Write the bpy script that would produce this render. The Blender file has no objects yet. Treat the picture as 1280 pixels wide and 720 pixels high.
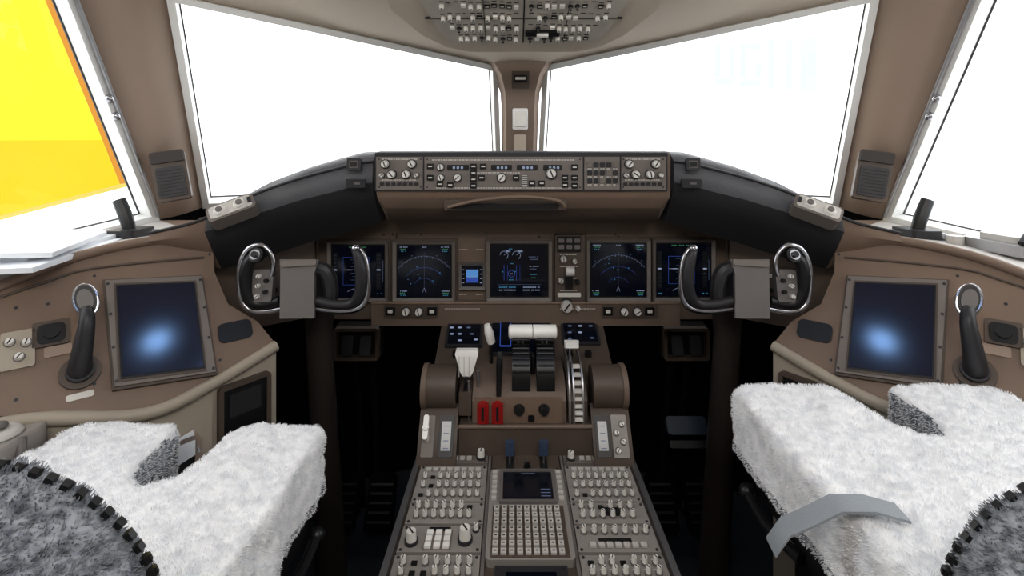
import bpy, bmesh, math, random
from mathutils import Vector, Matrix
random.seed(7)
scene = bpy.context.scene
# ------------------------------------------------------------------ image coordinates
# camera position and focal length (px of 1280 frame) used to place many
# cockpit parts from image pixels at hand-picked depths and planes (metres, +Y forward, Z up)
C = Vector((-0.03, 0.0, 1.25)); F = 620.0
def S(u, v, d): return Vector((C.x+(u-640)/F*d, d, C.z-(v-190)/F*d))
def Zv(v, d): return C.z-(v-190)/F*d
class Fr:
    def __init__(s, O, N, up):
        s.O = Vector(O); s.N = Vector(N).normalized(); up = Vector(up)
        s.U = (up-s.N*up.dot(s.N)).normalized(); s.R = s.U.cross(s.N)
    def P(s, u, v):
        d = Vector(((u-640)/F, 1, -(v-190)/F))
        return C+d*(s.N.dot(s.O-C)/s.N.dot(d))
    def h(s, u, v):
        p = s.P(u, v)-s.O
        return s.R.dot(p), s.U.dot(p)
    def M(s, a, b, c=0, rot=0):
        m = Matrix((s.R, s.U, s.N)).transposed().to_4x4()
        m.translation = s.O+s.R*a+s.U*b+s.N*c
        return m @ Matrix.Rotation(rot, 4, 'Z')
    def rect(s, u0, v0, u1, v1):
        um, vm = (u0+u1)/2, (v0+v1)/2
        a0 = s.h(u0, vm)[0]; a1 = s.h(u1, vm)[0]
        b0 = s.h(um, v0)[1]; b1 = s.h(um, v1)[1]
        return (a0+a1)/2, (b0+b1)/2, abs(a1-a0), abs(b1-b0)
# ------------------------------------------------------------------ materials
def lin(c):
    c /= 255.0
    return c/12.92 if c <= 0.04045 else ((c+0.055)/1.055)**2.4
MATS = {}
def mat(name, rgb, rough=0.55, metal=0.0, var=0.06, scale=9, bump=0.0, bscale=200, emit=None, es=1.0, spec=0.5, coat=0):
    m = bpy.data.materials.new(name); m.use_nodes = True
    nt = m.node_tree; b = nt.nodes['Principled BSDF']
    col = [lin(x) for x in rgb]
    b.inputs['Roughness'].default_value = rough; b.inputs['Metallic'].default_value = metal
    b.inputs['Specular IOR Level'].default_value = spec
    if coat: b.inputs['Coat Weight'].default_value = coat
    tc = nt.nodes.new('ShaderNodeTexCoord')
    n = nt.nodes.new('ShaderNodeTexNoise'); n.inputs['Scale'].default_value = scale; n.inputs['Detail'].default_value = 5
    nt.links.new(tc.outputs['Object'], n.inputs['Vector'])
    r = nt.nodes.new('ShaderNodeValToRGB')
    r.color_ramp.elements[0].position = 0.3; r.color_ramp.elements[1].position = 0.7
    r.color_ramp.elements[0].color = [c*(1-var) for c in col]+[1]
    r.color_ramp.elements[1].color = [min(1, c*(1+var)) for c in col]+[1]
    nt.links.new(n.outputs['Fac'], r.inputs['Fac']); nt.links.new(r.outputs['Color'], b.inputs['Base Color'])
    if bump:
        n2 = nt.nodes.new('ShaderNodeTexNoise'); n2.inputs['Scale'].default_value = bscale; n2.inputs['Detail'].default_value = 3
        nt.links.new(tc.outputs['Object'], n2.inputs['Vector'])
        bp = nt.nodes.new('ShaderNodeBump'); bp.inputs['Strength'].default_value = bump; bp.inputs['Distance'].default_value = 0.002
        nt.links.new(n2.outputs['Fac'], bp.inputs['Height']); nt.links.new(bp.outputs['Normal'], b.inputs['Normal'])
    if emit:
        b.inputs['Emission Color'].default_value = [lin(x) for x in emit]+[1]
        b.inputs['Emission Strength'].default_value = es
    MATS[name] = m
    return m
BROWN = mat('brown_panel_paint', (114, 98, 86), 0.55, bump=0.15)
BROWN2 = mat('brown_panel_light', (126, 106, 91), 0.5, bump=0.15)
BROWND = mat('brown_dark_plastic', (88, 76, 67), 0.5, bump=0.15)
COLUMN = mat('column_dark_taupe', (52, 45, 41), 0.5)  # control column taupe, darkened to carry the footwell shade
TRIM = mat('taupe_trim', (160, 141, 127), 0.6, bump=0.1, var=.03, scale=3)
OVH = mat('overhead_housing', (192, 181, 166), 0.6, bump=0.1, var=.03)
OVP = mat('overhead_panel_grey', (182, 176, 166), 0.5, var=.03)
CREAM = mat('cream_console', (170, 160, 145), 0.6, bump=0.1)
HEAD = mat('headliner', (196, 183, 168), 0.8, bump=0.15, var=.03, scale=3)
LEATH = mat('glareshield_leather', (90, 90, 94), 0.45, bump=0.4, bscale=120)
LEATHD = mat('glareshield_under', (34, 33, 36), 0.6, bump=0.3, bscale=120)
BLACK = mat('black_plastic', (20, 20, 22), 0.4)
DARK = mat('dark_grey_plastic', (46, 45, 48), 0.45)
MIDG = mat('mid_grey_plastic', (112, 107, 104), 0.5)
PANG = mat('avionics_panel_grey', (122, 114, 108), 0.5, bump=0.1)
PEDG = mat('radio_panel_grey', (148, 142, 137), 0.5, bump=0.1)
LIGHTG = mat('light_grey_plastic', (198, 194, 189), 0.45)
FRAMEW = mat('window_frame_bloom_white', (228, 228, 226), 0.4, var=.02)  # light grey frames whitened to stand for window bloom
KNOB = mat('knob_offwhite', (226, 223, 217), 0.4)
WHITE = mat('white_plastic', (242, 240, 235), 0.4)
LABEL = mat('label_ink_white', (215, 212, 205), 0.6)
CHROME = mat('polished_metal', (182, 182, 187), 0.25, 1.0, var=0.03)
ALU = mat('brushed_aluminium', (176, 176, 178), 0.38, 0.9, var=0.06)
RED = mat('red_guard', (160, 16, 20), 0.4)
BLUEG = mat('blue_grey_lever', (58, 72, 96), 0.4)
STEEL = mat('foot_plate_blue', (40, 52, 66), 0.35)  # bluish plate, colour darkened along with the footwell shade
SCREEN = mat('screen_glass', (5, 7, 12), 0.12, var=0.02, emit=(11, 15, 28), es=0.35)
SIDESC = mat('tablet_screen_glass', (3, 7, 20), 0.13, var=0.02, emit=(8, 18, 46), es=0.45, spec=0.7)
E_W = mat('symbol_white', (0, 0, 0), emit=(170, 184, 214), es=0.6)
E_D = mat('symbol_dim', (0, 0, 0), emit=(100, 114, 146), es=0.6)
E_B = mat('symbol_blue', (0, 0, 0), emit=(60, 90, 180), es=0.7)
E_C = mat('symbol_cyan', (0, 0, 0), emit=(80, 160, 195), es=0.6)
E_G = mat('symbol_green', (0, 0, 0), emit=(80, 160, 110), es=0.6)
E_SKY = mat('attitude_sky', (0, 0, 0), emit=(90, 145, 205), es=0.8)
FLOORM = mat('floor_carpet_shaded', (14, 20, 28), 0.9, bump=0.5)  # navy carpet with footwell shade put into its colour
VOID = mat('footwell_shade_black', (8, 8, 9), 0.95, spec=.1)  # near black stands in for shade on footwell walls and floor pedals
PAPER = mat('paper', (235, 238, 242), 0.8, var=0.03)
BELT = mat('seat_belt_webbing', (150, 156, 162), 0.4, bump=0.4, bscale=400)
def sheep(name, rgb1, rgb2, sc=60, p0=.35, p1=.6):
    m = bpy.data.materials.new(name); m.use_nodes = True
    nt = m.node_tree; b = nt.nodes['Principled BSDF']; b.inputs['Roughness'].default_value = 0.95
    b.inputs['Specular IOR Level'].default_value = 0.1
    tc = nt.nodes.new('ShaderNodeTexCoord'); n = nt.nodes.new('ShaderNodeTexNoise')
    n.inputs['Scale'].default_value = sc; n.inputs['Detail'].default_value = 6
    nt.links.new(tc.outputs['Object'], n.inputs['Vector'])
    r = nt.nodes.new('ShaderNodeValToRGB'); r.color_ramp.elements[0].position = p0; r.color_ramp.elements[1].position = p1
    r.color_ramp.elements[0].color = [lin(c) for c in rgb1]+[1]; r.color_ramp.elements[1].color = [lin(c) for c in rgb2]+[1]
    nt.links.new(n.outputs['Fac'], r.inputs['Fac']); nt.links.new(r.outputs['Color'], b.inputs['Base Color'])
    bp = nt.nodes.new('ShaderNodeBump'); bp.inputs['Strength'].default_value = .6; bp.inputs['Distance'].default_value = .004
    nt.links.new(n.outputs['Fac'], bp.inputs['Height']); nt.links.new(bp.outputs['Normal'], b.inputs['Normal'])
    return m
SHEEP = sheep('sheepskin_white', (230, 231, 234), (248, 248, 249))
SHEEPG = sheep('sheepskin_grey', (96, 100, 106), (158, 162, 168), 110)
def glassmat():
    m = bpy.data.materials.new('clear_window_glass'); m.use_nodes = True
    nt = m.node_tree; nt.nodes.clear()
    o = nt.nodes.new('ShaderNodeOutputMaterial'); mx = nt.nodes.new('ShaderNodeMixShader')
    t = nt.nodes.new('ShaderNodeBsdfTransparent'); g = nt.nodes.new('ShaderNodeBsdfGlossy'); g.inputs['Roughness'].default_value = .02
    mx.inputs[0].default_value = .03
    nt.links.new(t.outputs[0], mx.inputs[1]); nt.links.new(g.outputs[0], mx.inputs[2]); nt.links.new(mx.outputs[0], o.inputs[0])
    return m
GLASS = glassmat()
# ------------------------------------------------------------------ builder
class B:
    def __init__(s, name): s.name = name; s.bm = bmesh.new(); s.mats = []
    def mi(s, m):
        if m not in s.mats: s.mats.append(m)
        return s.mats.index(m)
    def faces(s, vs, fs, m):
        k = s.mi(m); bv = [s.bm.verts.new(v) for v in vs]
        for f in fs:
            try:
                q = s.bm.faces.new([bv[i] for i in f]); q.material_index = k
            except ValueError: pass
    def poly(s, pts, m): s.faces(pts, [list(range(len(pts)))], m)
    def prism(s, M, pts, t, m, c=0):
        n = len(pts)
        vs = [M @ Vector((p[0], p[1], c)) for p in pts]+[M @ Vector((p[0], p[1], c+t)) for p in pts]
        fs = [list(range(n))[::-1], list(range(n, 2*n))]+[[i, (i+1) % n, n+(i+1) % n, n+i] for i in range(n)]
        s.faces(vs, fs, m)
    def box(s, M, w, h, t, m, c=0): s.prism(M, [(-w/2, -h/2), (w/2, -h/2), (w/2, h/2), (-w/2, h/2)], t, m, c)
    def bx(s, x0, x1, y0, y1, z0, z1, m):
        s.box(Matrix.Translation(((x0+x1)/2, (y0+y1)/2, z0)), x1-x0, y1-y0, z1-z0, m)
    @staticmethod
    def rr(w, h, r, n=4):
        r = min(r, w/2-1e-5, h/2-1e-5); o = []
        for cx, cy, a0 in ((w/2-r, h/2-r, 0), (-w/2+r, h/2-r, 90), (-w/2+r, -h/2+r, 180), (w/2-r, -h/2+r, 270)):
            for i in range(n+1):
                a = math.radians(a0+90*i/n); o.append((cx+r*math.cos(a), cy+r*math.sin(a)))
        return o
    def rbox(s, M, w, h, t, m, r=.004, c=0): s.prism(M, s.rr(w, h, r), t, m, c)
    def ring(s, M, w, h, bw, t, m, r=.006, c=0, t2=None):
        o = s.rr(w, h, r); i_ = s.rr(w-2*bw, h-2*bw, max(r-bw, .001)); n = len(o)
        t2 = t if t2 is None else t2
        vs = [M @ Vector((p[0], p[1], c)) for p in o]+[M @ Vector((p[0], p[1], c+t)) for p in o] + \
             [M @ Vector((p[0], p[1], c+t2)) for p in i_]+[M @ Vector((p[0], p[1], c)) for p in i_]
        fs = []
        for k in range(n):
            j = (k+1) % n
            for a in range(3): fs.append([a*n+k, a*n+j, (a+1)*n+j, (a+1)*n+k])
            fs.append([3*n+k, 3*n+j, j, k])
        s.faces(vs, fs, m)
    def cyl(s, M, r, t, m, r2=None, seg=18, c=0, cap=True):
        r2 = r if r2 is None else r2
        vs = []
        for rr_, z in ((r, c), (r2, c+t)):
            for i in range(seg):
                a = 2*math.pi*i/seg; vs.append(M @ Vector((rr_*math.cos(a), rr_*math.sin(a), z)))
        fs = [[i, (i+1) % seg, seg+(i+1) % seg, seg+i] for i in range(seg)]
        if cap: fs += [list(range(seg))[::-1], list(range(seg, 2*seg))]
        s.faces(vs, fs, m)
    def sph(s, P, r, m, sc=(1, 1, 1), n=12, M=None):
        M = M or Matrix.Identity(4); P = Vector(P); vs = []; fs = []
        for i in range(n+1):
            th = math.pi*i/n
            for j in range(n*2):
                ph = math.pi*j/n
                v = Vector((math.sin(th)*math.cos(ph)*sc[0], math.sin(th)*math.sin(ph)*sc[1], math.cos(th)*sc[2]))*r
                vs.append(P+M.to_3x3() @ v)
        for i in range(n):
            for j in range(n*2): fs.append([i*n*2+j, i*n*2+(j+1) % (n*2), (i+1)*n*2+(j+1) % (n*2), (i+1)*n*2+j])
        s.faces(vs, fs, m)
    def loft(s, secs, m, closed=True, caps=True, segm=None, facem=None):
        n = len(secs[0]); vs = [v for r in secs for v in r]; bv = [s.bm.verts.new(v) for v in vs]
        for i in range(len(secs)-1):
            for j in range(n if closed else n-1):
                k = (j+1) % n; mm = m
                if facem and j in facem: mm = facem[j]
                if segm and i in segm: mm = segm[i]
                f = s.bm.faces.new([bv[i*n+j], bv[i*n+k], bv[(i+1)*n+k], bv[(i+1)*n+j]]); f.material_index = s.mi(mm)
        if caps and closed:
            for q, o in ((bv[:n], -1), (bv[-n:], 1)):
                f = s.bm.faces.new(q[::o]); f.material_index = s.mi(segm.get(len(secs)-2, m) if segm and o == 1 else m)
    def tube(s, pts, r, m, seg=10, smooth=3, flat=1.0, up=None):
        pts = [Vector(p) for p in pts]
        rs = r if isinstance(r, (list, tuple)) else [r]*len(pts)
        P, R = [], []
        n = len(pts)
        for i in range(n-1):
            p0 = pts[max(i-1, 0)]; p1 = pts[i]; p2 = pts[i+1]; p3 = pts[min(i+2, n-1)]
            for k in range(smooth):
                t = k/smooth
                P.append(0.5*((2*p1)+(p2-p0)*t+(2*p0-5*p1+4*p2-p3)*t*t+(-p0+3*p1-3*p2+p3)*t**3)); R.append(rs[i]*(1-t)+rs[i+1]*t)
        P.append(pts[-1]); R.append(rs[-1])
        secs = []; nrm = None
        for i, p in enumerate(P):
            d = (P[min(i+1, len(P)-1)]-P[max(i-1, 0)]).normalized()
            if nrm is None:
                a = Vector(up) if up else (Vector((0, 0, 1)) if abs(d.z) < .9 else Vector((1, 0, 0)))
                nrm = (a-d*a.dot(d)).normalized()
            else: nrm = (nrm-d*nrm.dot(d)).normalized()
            bi = d.cross(nrm)
            secs.append([p+(nrm*math.cos(2*math.pi*j/seg)*flat+bi*math.sin(2*math.pi*j/seg))*R[i] for j in range(seg)])
        s.loft(secs, m)
    def knob(s, fr, a, b, r, h, m=None, base=None, ptr=True):
        m = m or KNOB
        s.cyl(fr.M(a, b), r*1.25, h*.25, base or DARK, seg=14)
        s.cyl(fr.M(a, b, h*.25), r, h*.75, m, r2=r*.85, seg=14)
        if ptr: s.box(fr.M(a, b, h, random.uniform(-1, 1)), r*.25, r*1.5, .0008, BLACK)
    def labels(s, fr, a, b, w, m=None, hgt=.0022):
        x = -w/2
        while x < w/2-.003:
            l = min(random.uniform(.003, .008), w/2-x)
            s.box(fr.M(a+x+l/2, b), l, hgt, .0004, m or LABEL); x += l+.0018
    def done(s, mirror=False, bevel=0, solid=0, smooth=35, keep=False):
        if mirror: bmesh.ops.scale(s.bm, vec=(-1, 1, 1), verts=s.bm.verts)
        bmesh.ops.recalc_face_normals(s.bm, faces=s.bm.faces)
        me = bpy.data.meshes.new(s.name)
        s.bm.to_mesh(me); s.bm.free()
        for m in s.mats: me.materials.append(m)
        me.polygons.foreach_set('use_smooth', [True]*len(me.polygons))
        me.set_sharp_from_angle(angle=math.radians(smooth))
        ob = bpy.data.objects.new(s.name, me); scene.collection.objects.link(ob)
        if bevel:
            md = ob.modifiers.new('bevel', 'BEVEL'); md.width = bevel; md.segments = 2; md.limit_method = 'ANGLE'; md.angle_limit = math.radians(40)
        return ob
V = Vector
# ------------------------------------------------------------------ shell
P1 = V((-.085, 1.80, 1.565)); P2 = V((-.075, 2.08, 1.08)); P3 = V((-1.10, 1.72, 1.06)); P4 = V((-.985, 1.37, 1.69))
Q2 = V((-1.175, 1.60, 1.03)); Q1 = V((-1.09, 1.11, 1.79)); R1 = V((-1.15, .35, 1.80)); R2 = V((-1.36, .35, .92))
mx = lambda p: V((-p.x, p.y, p.z))
for side in (0, 1):
    f = (lambda p: p) if side == 0 else mx
    b = B('wall_left' if side == 0 else 'wall_right')
    # bowed windshield/side-window pillar
    secs = []
    for t in (0, .25, .5, .75, 1):
        a = P3.lerp(P4, t); c = Q2.lerp(Q1, t); n = (a-c).cross(V((0, 0, 1))).normalized()
        if n.dot(C-a) < 0: n = -n
        secs.append([f(a), f(a.lerp(c, .25)+n*.018), f(a.lerp(c, .5)+n*.025), f(a.lerp(c, .75)+n*.018), f(c)])
    b.loft(secs, TRIM, closed=False, caps=False)
    b.poly([f(p) for p in (P3, Q2, V((-1.175, 1.60, 0)), V((-1.10, 1.72, 0)))], VOID)
    b.poly([f(p) for p in (Q2, R2, V((-1.36, .35, 0)), V((-1.175, 1.6, 0)))], CREAM)
    b.poly([f(p) for p in (R1, R2, V((-1.36, -1.0, .92)), V((-1.15, -1.0, 1.80)))], HEAD)
    b.poly([f(p) for p in (R2, V((-1.36, .35, 0)), V((-1.36, -1.0, 0)), V((-1.36, -1.0, .92)))], CREAM)
    b.done(smooth=60)
b = B('wall_front')
b.poly([P2, P3, V((-1.10, 1.72, 0)), V((-.075, 2.08, 0))], VOID)
b.poly([mx(P2), mx(P3), V((1.10, 1.72, 0)), V((.075, 2.08, 0))], VOID)
b.poly([P2, mx(P2), V((.075, 2.08, 0)), V((-.075, 2.08, 0))], VOID)
b.done()
b = B('trim_1')   # windshield centre post
secs = []
for (z, y, w) in ((1.08, 2.07, .070), (1.40, 1.885, .070), (1.47, 1.845, .073), (1.53, 1.81, .092), (1.575, 1.785, .13)):
    secs.append([V((-w, y, z)), V((-w*.75, y-.035, z)), V((w*.75, y-.035, z)), V((w, y, z)), V((w, y+.06, z)), V((-w, y+.06, z))])
b.loft(secs, TRIM); b.done()
b = B('standby_compass')
b.box(Matrix.Translation((0, 1.775, 1.505)) @ Matrix.Rotation(math.radians(90), 4, 'X'), .062, .06, .03, BROWND)
b.box(Matrix.Translation((0, 1.744, 1.508)) @ Matrix.Rotation(math.radians(90), 4, 'X'), .046, .026, .004, BLACK)
b.box(Matrix.Translation((0, 1.739, 1.508)) @ Matrix.Rotation(math.radians(90), 4, 'X'), .036, .010, .001, LABEL)
b.rbox(Matrix.Translation((0, 1.83, 1.37)) @ Matrix.Rotation(math.radians(90), 4, 'X'), .056, .078, .03, ALU, .006)
b.rbox(Matrix.Translation((0, 1.798, 1.37)) @ Matrix.Rotation(math.radians(90), 4, 'X'), .040, .056, .003, WHITE, .004)
b.rbox(Matrix.Translation((0, 1.86, 1.28)) @ Matrix.Rotation(math.radians(90), 4, 'X'), .044, .07, .02, OVH, .006)
b.done(bevel=.002)
def window(name, loop, inset=.020, th=.035):
    c = sum(loop, V((0, 0, 0)))/len(loop); n = (loop[1]-loop[0]).cross(loop[-1]-loop[0]).normalized()
    if n.dot(C-c) < 0: n = -n
    b = B(name); k = len(loop)
    inner = []
    for i, p in enumerate(loop):
        e1 = (loop[i-1]-p).normalized(); e2 = (loop[(i+1) % k]-p).normalized()
        inner.append(p+(e1+e2)*inset/max(.3, e1.cross(e2).length))
    A = [p+n*.012 for p in loop]; I = [p+n*.012 for p in inner]; I2 = [p-n*th for p in inner]; O2 = [p-n*th for p in loop]
    for i in range(k):
        j = (i+1) % k
        b.poly([A[i], A[j], I[j], I[i]], FRAMEW); b.poly([I[i], I[j], I2[j], I2[i]], FRAMEW); b.poly([A[i], A[j], O2[j], O2[i]], FRAMEW)
        b.tube([inner[i]-n*(th-.004), inner[j]-n*(th-.004)], .0035, DARK, seg=6, smooth=1)
    b.poly([p-n*(th-.01) for p in inner], GLASS)
    return b.done()
window('window_1', [P1, P2, P3, P4]); window('window_2', [mx(p) for p in (P1, P2, P3, P4)])
window('window_3', [Q2, Q1, R1, R2], .022); window('window_4', [mx(p) for p in (Q2, Q1, R1, R2)], .022)
b = B('ceiling')
rows = [[(0, 1.80, 1.57), (-.085, 1.80, 1.565), (-.54, 1.585, 1.6275), (-.985, 1.37, 1.69)],
        [(0, 1.38, 1.60), (-.2, 1.37, 1.60), (-.5, 1.3, 1.68), (-1.09, 1.11, 1.79)],
        [(0, .85, 1.86), (-.3, .85, 1.86), (-.6, .8, 1.88), (-1.13, .7, 1.80)],
        [(0, .35, 1.96), (-.3, .35, 1.96), (-.6, .35, 1.94), (-1.15, .35, 1.80)],
        [(0, -1, 1.98), (-.3, -1, 1.98), (-.6, -1, 1.95), (-1.15, -1, 1.80)]]
for sgn in (1, -1):
    b.loft([[V((x*sgn, y, z)) for x, y, z in r] for r in rows], HEAD, closed=False, caps=False)
b.done(smooth=60)
b = B('floor'); b.bx(-1.45, 1.45, -1.05, 2.12, -.04, 0, FLOORM); b.done()
b = B('wall_back'); b.bx(-1.4, 1.4, -1.05, -1.0, 0, 2.0, HEAD); b.done()
# ------------------------------------------------------------------ overhead panel
OV = Fr((0, 1.35, 1.553), V((0, -.40, -.917)), (0, -.917, .40))
OV.R = V((1, 0, 0))
b = B('overhead_panel')
def ovM(a, bb, c=0): 
    m = Matrix((OV.R, OV.U, OV.N)).transposed().to_4x4(); m.translation = OV.O+OV.R*a+OV.U*bb+OV.N*c; return m
OV.M = lambda a, bb, c=0, rot=0: ovM(a, bb, c) @ Matrix.Rotation(rot, 4, 'Z')
b.prism(ovM(0, 0), [(-.15, -.055), (.15, -.055), (.21, -.035), (.27, .02), (.33, .12), (.36, .5), (-.36, .5), (-.33, .12), (-.27, .02), (-.21, -.035)], .03, OVH, c=-.032)
b.prism(ovM(0, 0), [(-.19, .0), (.19, .0), (.215, .03), (.25, .16), (.27, .48), (-.27, .48), (-.25, .16), (-.215, .03)], .006, OVP)
b.box(ovM(0, .24), .003, .48, .007, BLACK)
for k in range(1, 5): b.box(ovM(0, .1*k), .5, .0015, .007, DARK)
for x in (-.1, .11): b.box(ovM(x, .24), .0015, .48, .007, DARK)
for r in range(11):
    for c_ in range(-11, 12):
        if c_ == 0: continue
        a = c_*.0185+random.uniform(-.002, .002); bb = .020+r*.043+random.uniform(-.003, .003)
        if abs(a) > .18+.04*min(1, bb/.16): continue
        t = random.random()
        if t < .42: b.knob(OV, a, bb, .0062, .018)
        elif t < .56: b.box(OV.M(a, bb), .013, .012, .009, BLACK); b.box(OV.M(a, bb, .009), .009, .004, .0006, LABEL)
        elif t < .74: b.cyl(OV.M(a, bb), .003, .020, CHROME, seg=8); b.cyl(OV.M(a, bb), .006, .009, DARK)
        elif t < .84: b.box(OV.M(a, bb), .012, .010, .011, WHITE)
        m0 = OV.M(a, bb+.014, .006)
        b.box(m0, .012, .002, .001, DARK)
b.box(OV.M(.05, .045, .001), .09, .02, .012, BLACK); b.box(OV.M(.05, .045, .013), .03, .008, .008, WHITE)
b.done()
# ------------------------------------------------------------------ glareshield
b = B('glareshield')
prof = [(1.9, 1.235), (1.34, 1.253), (1.31, 1.250), (1.30, 1.243), (1.30, 1.148), (1.305, 1.13), (1.325, 1.10), (1.36, 1.056), (1.52, 1.05)]
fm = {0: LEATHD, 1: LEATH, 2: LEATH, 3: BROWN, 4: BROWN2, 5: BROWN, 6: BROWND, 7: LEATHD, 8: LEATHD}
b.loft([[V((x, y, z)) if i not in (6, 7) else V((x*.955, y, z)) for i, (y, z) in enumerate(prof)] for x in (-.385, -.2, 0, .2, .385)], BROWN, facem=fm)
MF = Fr((0, 1.297, 1.2), (0, -1, 0), (0, 0, 1))
TF = Fr((0, 1.308, 1.1), (0, -1, 0), (0, 0, 1))
for (u0, v0, u1, v1, m, t) in ((556, 249, 708, 262, BROWND, .012), (566, 254, 698, 261, BLACK, .014)):
    a, bb, w, h = TF.rect(u0, v0, u1, v1); b.rbox(TF.M(a, bb), w, h, t, m, .006)
b.tube([S(560, 259, 1.29), S(600, 250, 1.27), S(650, 246, 1.262), S(695, 250, 1.27), S(706, 259, 1.29)], .0045, BROWN2, smooth=4)
ST = [(468, 189, 228, 278, 1.32), (448, 190, 232, 284, 1.32), (420, 197, 240, 292, 1.315), (380, 208, 250, 302, 1.30), (330, 226, 266, 318, 1.27),
      (292, 246, 280, 330, 1.24), (262, 263, 290, 336, 1.215), (240, 272, 296, 330, 1.20), (192, 286, 302, 318, 1.17)]
for sgn in (1, -1):
    secs = []
    for (u, vt, vm, vb, y) in ST:
        x = S(u, vt, y).x+.0; x = min(x, -.383)*sgn
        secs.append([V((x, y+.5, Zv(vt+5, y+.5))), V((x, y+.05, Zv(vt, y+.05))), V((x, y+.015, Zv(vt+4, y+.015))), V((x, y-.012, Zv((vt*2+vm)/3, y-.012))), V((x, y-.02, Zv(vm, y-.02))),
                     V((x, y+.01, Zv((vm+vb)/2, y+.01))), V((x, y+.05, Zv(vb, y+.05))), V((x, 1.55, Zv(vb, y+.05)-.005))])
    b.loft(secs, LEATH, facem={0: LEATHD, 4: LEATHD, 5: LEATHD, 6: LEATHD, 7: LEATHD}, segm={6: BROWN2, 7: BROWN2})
    # stitched piping following the front edge
    b.tube([V((s_[3].x, s_[3].y-.003, s_[3].z)) for s_ in secs], .0035, DARK, smooth=3, seg=6)
    p = S(444, 206, 1.29)
    fr = Fr((p.x*sgn, p.y, p.z), (0, -1, .15), (0, 0, 1))
    b.rbox(fr.M(0, 0), .036, .032, .012, DARK, .003); b.box(fr.M(0, 0, .012), .022, .018, .001, MIDG); b.box(fr.M(0, 0, .013), .018, .014, .001, BLACK)
    p = S(446, 229, 1.29); fr = Fr((p.x*sgn, p.y, p.z), (0, -1, 0), (0, 0, 1)); b.rbox(fr.M(0, 0), .05, .022, .012, DARK, .003); b.box(fr.M(0.004, 0, .012), .016, .005, .001, MIDG)
b.done(smooth=50)
# mode control panel
b = B('mode_control_panel')
def R(fr, u0, v0, u1, v1, t, m, c=0, r=.002):
    a, bb, w, h = fr.rect(u0, v0, u1, v1); b.rbox(fr.M(a, bb, c), w, h, t, m, r)
R(MF, 469, 191, 834, 239, .003, DARK)
for q in ((471, 196, 529, 237), (531, 196, 728, 237), (730, 196, 774, 237), (776, 196, 832, 237)): R(MF, *q, .006, PANG)
MF2 = Fr((0, 1.291, 1.2), (0, -1, 0), (0, 0, 1))
def K(fr, u, v, rpx, h=.016, m=None, **k):
    a, bb = fr.h(u, v); b.knob(fr, a, bb, rpx/F*fr.O.y, h, m, **k)
def Lb(fr, u, v, wpx): 
    a, bb = fr.h(u, v); b.labels(fr, a, bb, wpx/F*fr.O.y)
for ox in (0, 304):
    K(MF2, 482+ox, 205, 4.8); K(MF2, 515+ox, 205, 4.8); K(MF2, 490+ox, 218, 5); K(MF2, 508+ox, 218, 5)
    K(MF2, 478+ox, 219, 2.8); K(MF2, 521+ox, 219, 2.8)
    for i in range(7): R(MF2, 475+ox+i*7.2, 228, 480+ox+i*7.2, 232, .003, DARK)
    Lb(MF2, 500+ox, 199, 44); Lb(MF2, 499+ox, 225, 44)
for (u0, v0, u1, v1) in ((559, 206, 586, 213), (614, 206, 640, 213), (646, 206, 672, 213), (679, 206, 702, 213)):
    R(MF2, u0, v0, u1, v1, .002, BLACK)
    for k in range(3): R(MF2, u0+7+k*5, v0+1.8, u0+10+k*5, v1-1.8, .0026, E_W)
for (u, v) in ((538, 208), (538, 222), (550, 230), (592, 208), (592, 216), (592, 224), (592, 232), (602, 222), (604, 208), (645, 222), (665, 229), (677, 229), (706, 222), (718, 209), (718, 222), (706, 231), (718, 232), (563, 231)):
    R(MF2, u-4, v-3.5, u+4, v+3.5, .005, BLACK, r=.001); R(MF2, u-2.5, v-.8, u+2.5, v+.8, .0056, LABEL, r=.0002)
for (u, v, r) in ((551, 209, 4), (551, 222, 4), (572, 222, 4.5), (627, 222, 5), (689, 217, 6)): K(MF2, u, v, r)
R(MF2, 652, 219, 659, 234, .008, LIGHTG)
for i in range(6): R(MF2, 652, 220+i*2.4, 659, 221+i*2.4, .009, DARK, r=.0002)
for i in range(5):
    for j in range(3): R(MF2, 734+i*8, 203+j*10, 740+i*8, 209+j*10, .003, DARK if (i+j) % 4 else PANG); Lb(MF2, 737+i*8, 211+j*10, 5)
Lb(MF2, 630, 200, 180); Lb(MF2, 630, 235, 170); Lb(MF2, 620, 216, 60)
for (u, v) in ((474, 199), (474, 234), (526, 199), (526, 234), (534, 199), (725, 199), (534, 234), (725, 234), (779, 199), (829, 199), (779, 234), (829, 234)):
    a, bb = MF2.h(u, v); b.cyl(MF2.M(a, bb), .0022, .001, DARK, seg=8)
b.done()
for sgn in (1, -1):
    b = B('air_vent'); p = S(289, 260, 1.185)
    fr = Fr(p, (.15, -.8, .6), (-.42, .1, .9))
    b.rbox(fr.M(0, 0, -.04), .104, .042, .044, PANG, .010); b.rbox(fr.M(0, 0, .004), .092, .033, .003, LIGHTG, .007)
    for dx in (-.024, .020):
        b.cyl(fr.M(dx, 0, .007), .014, .006, KNOB, r2=.011); b.cyl(fr.M(dx, 0, .013), .007, .003, MIDG)
    b.box(fr.M(.042, 0, .007), .008, .014, .004, DARK)
    b.done(mirror=sgn < 0)
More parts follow.
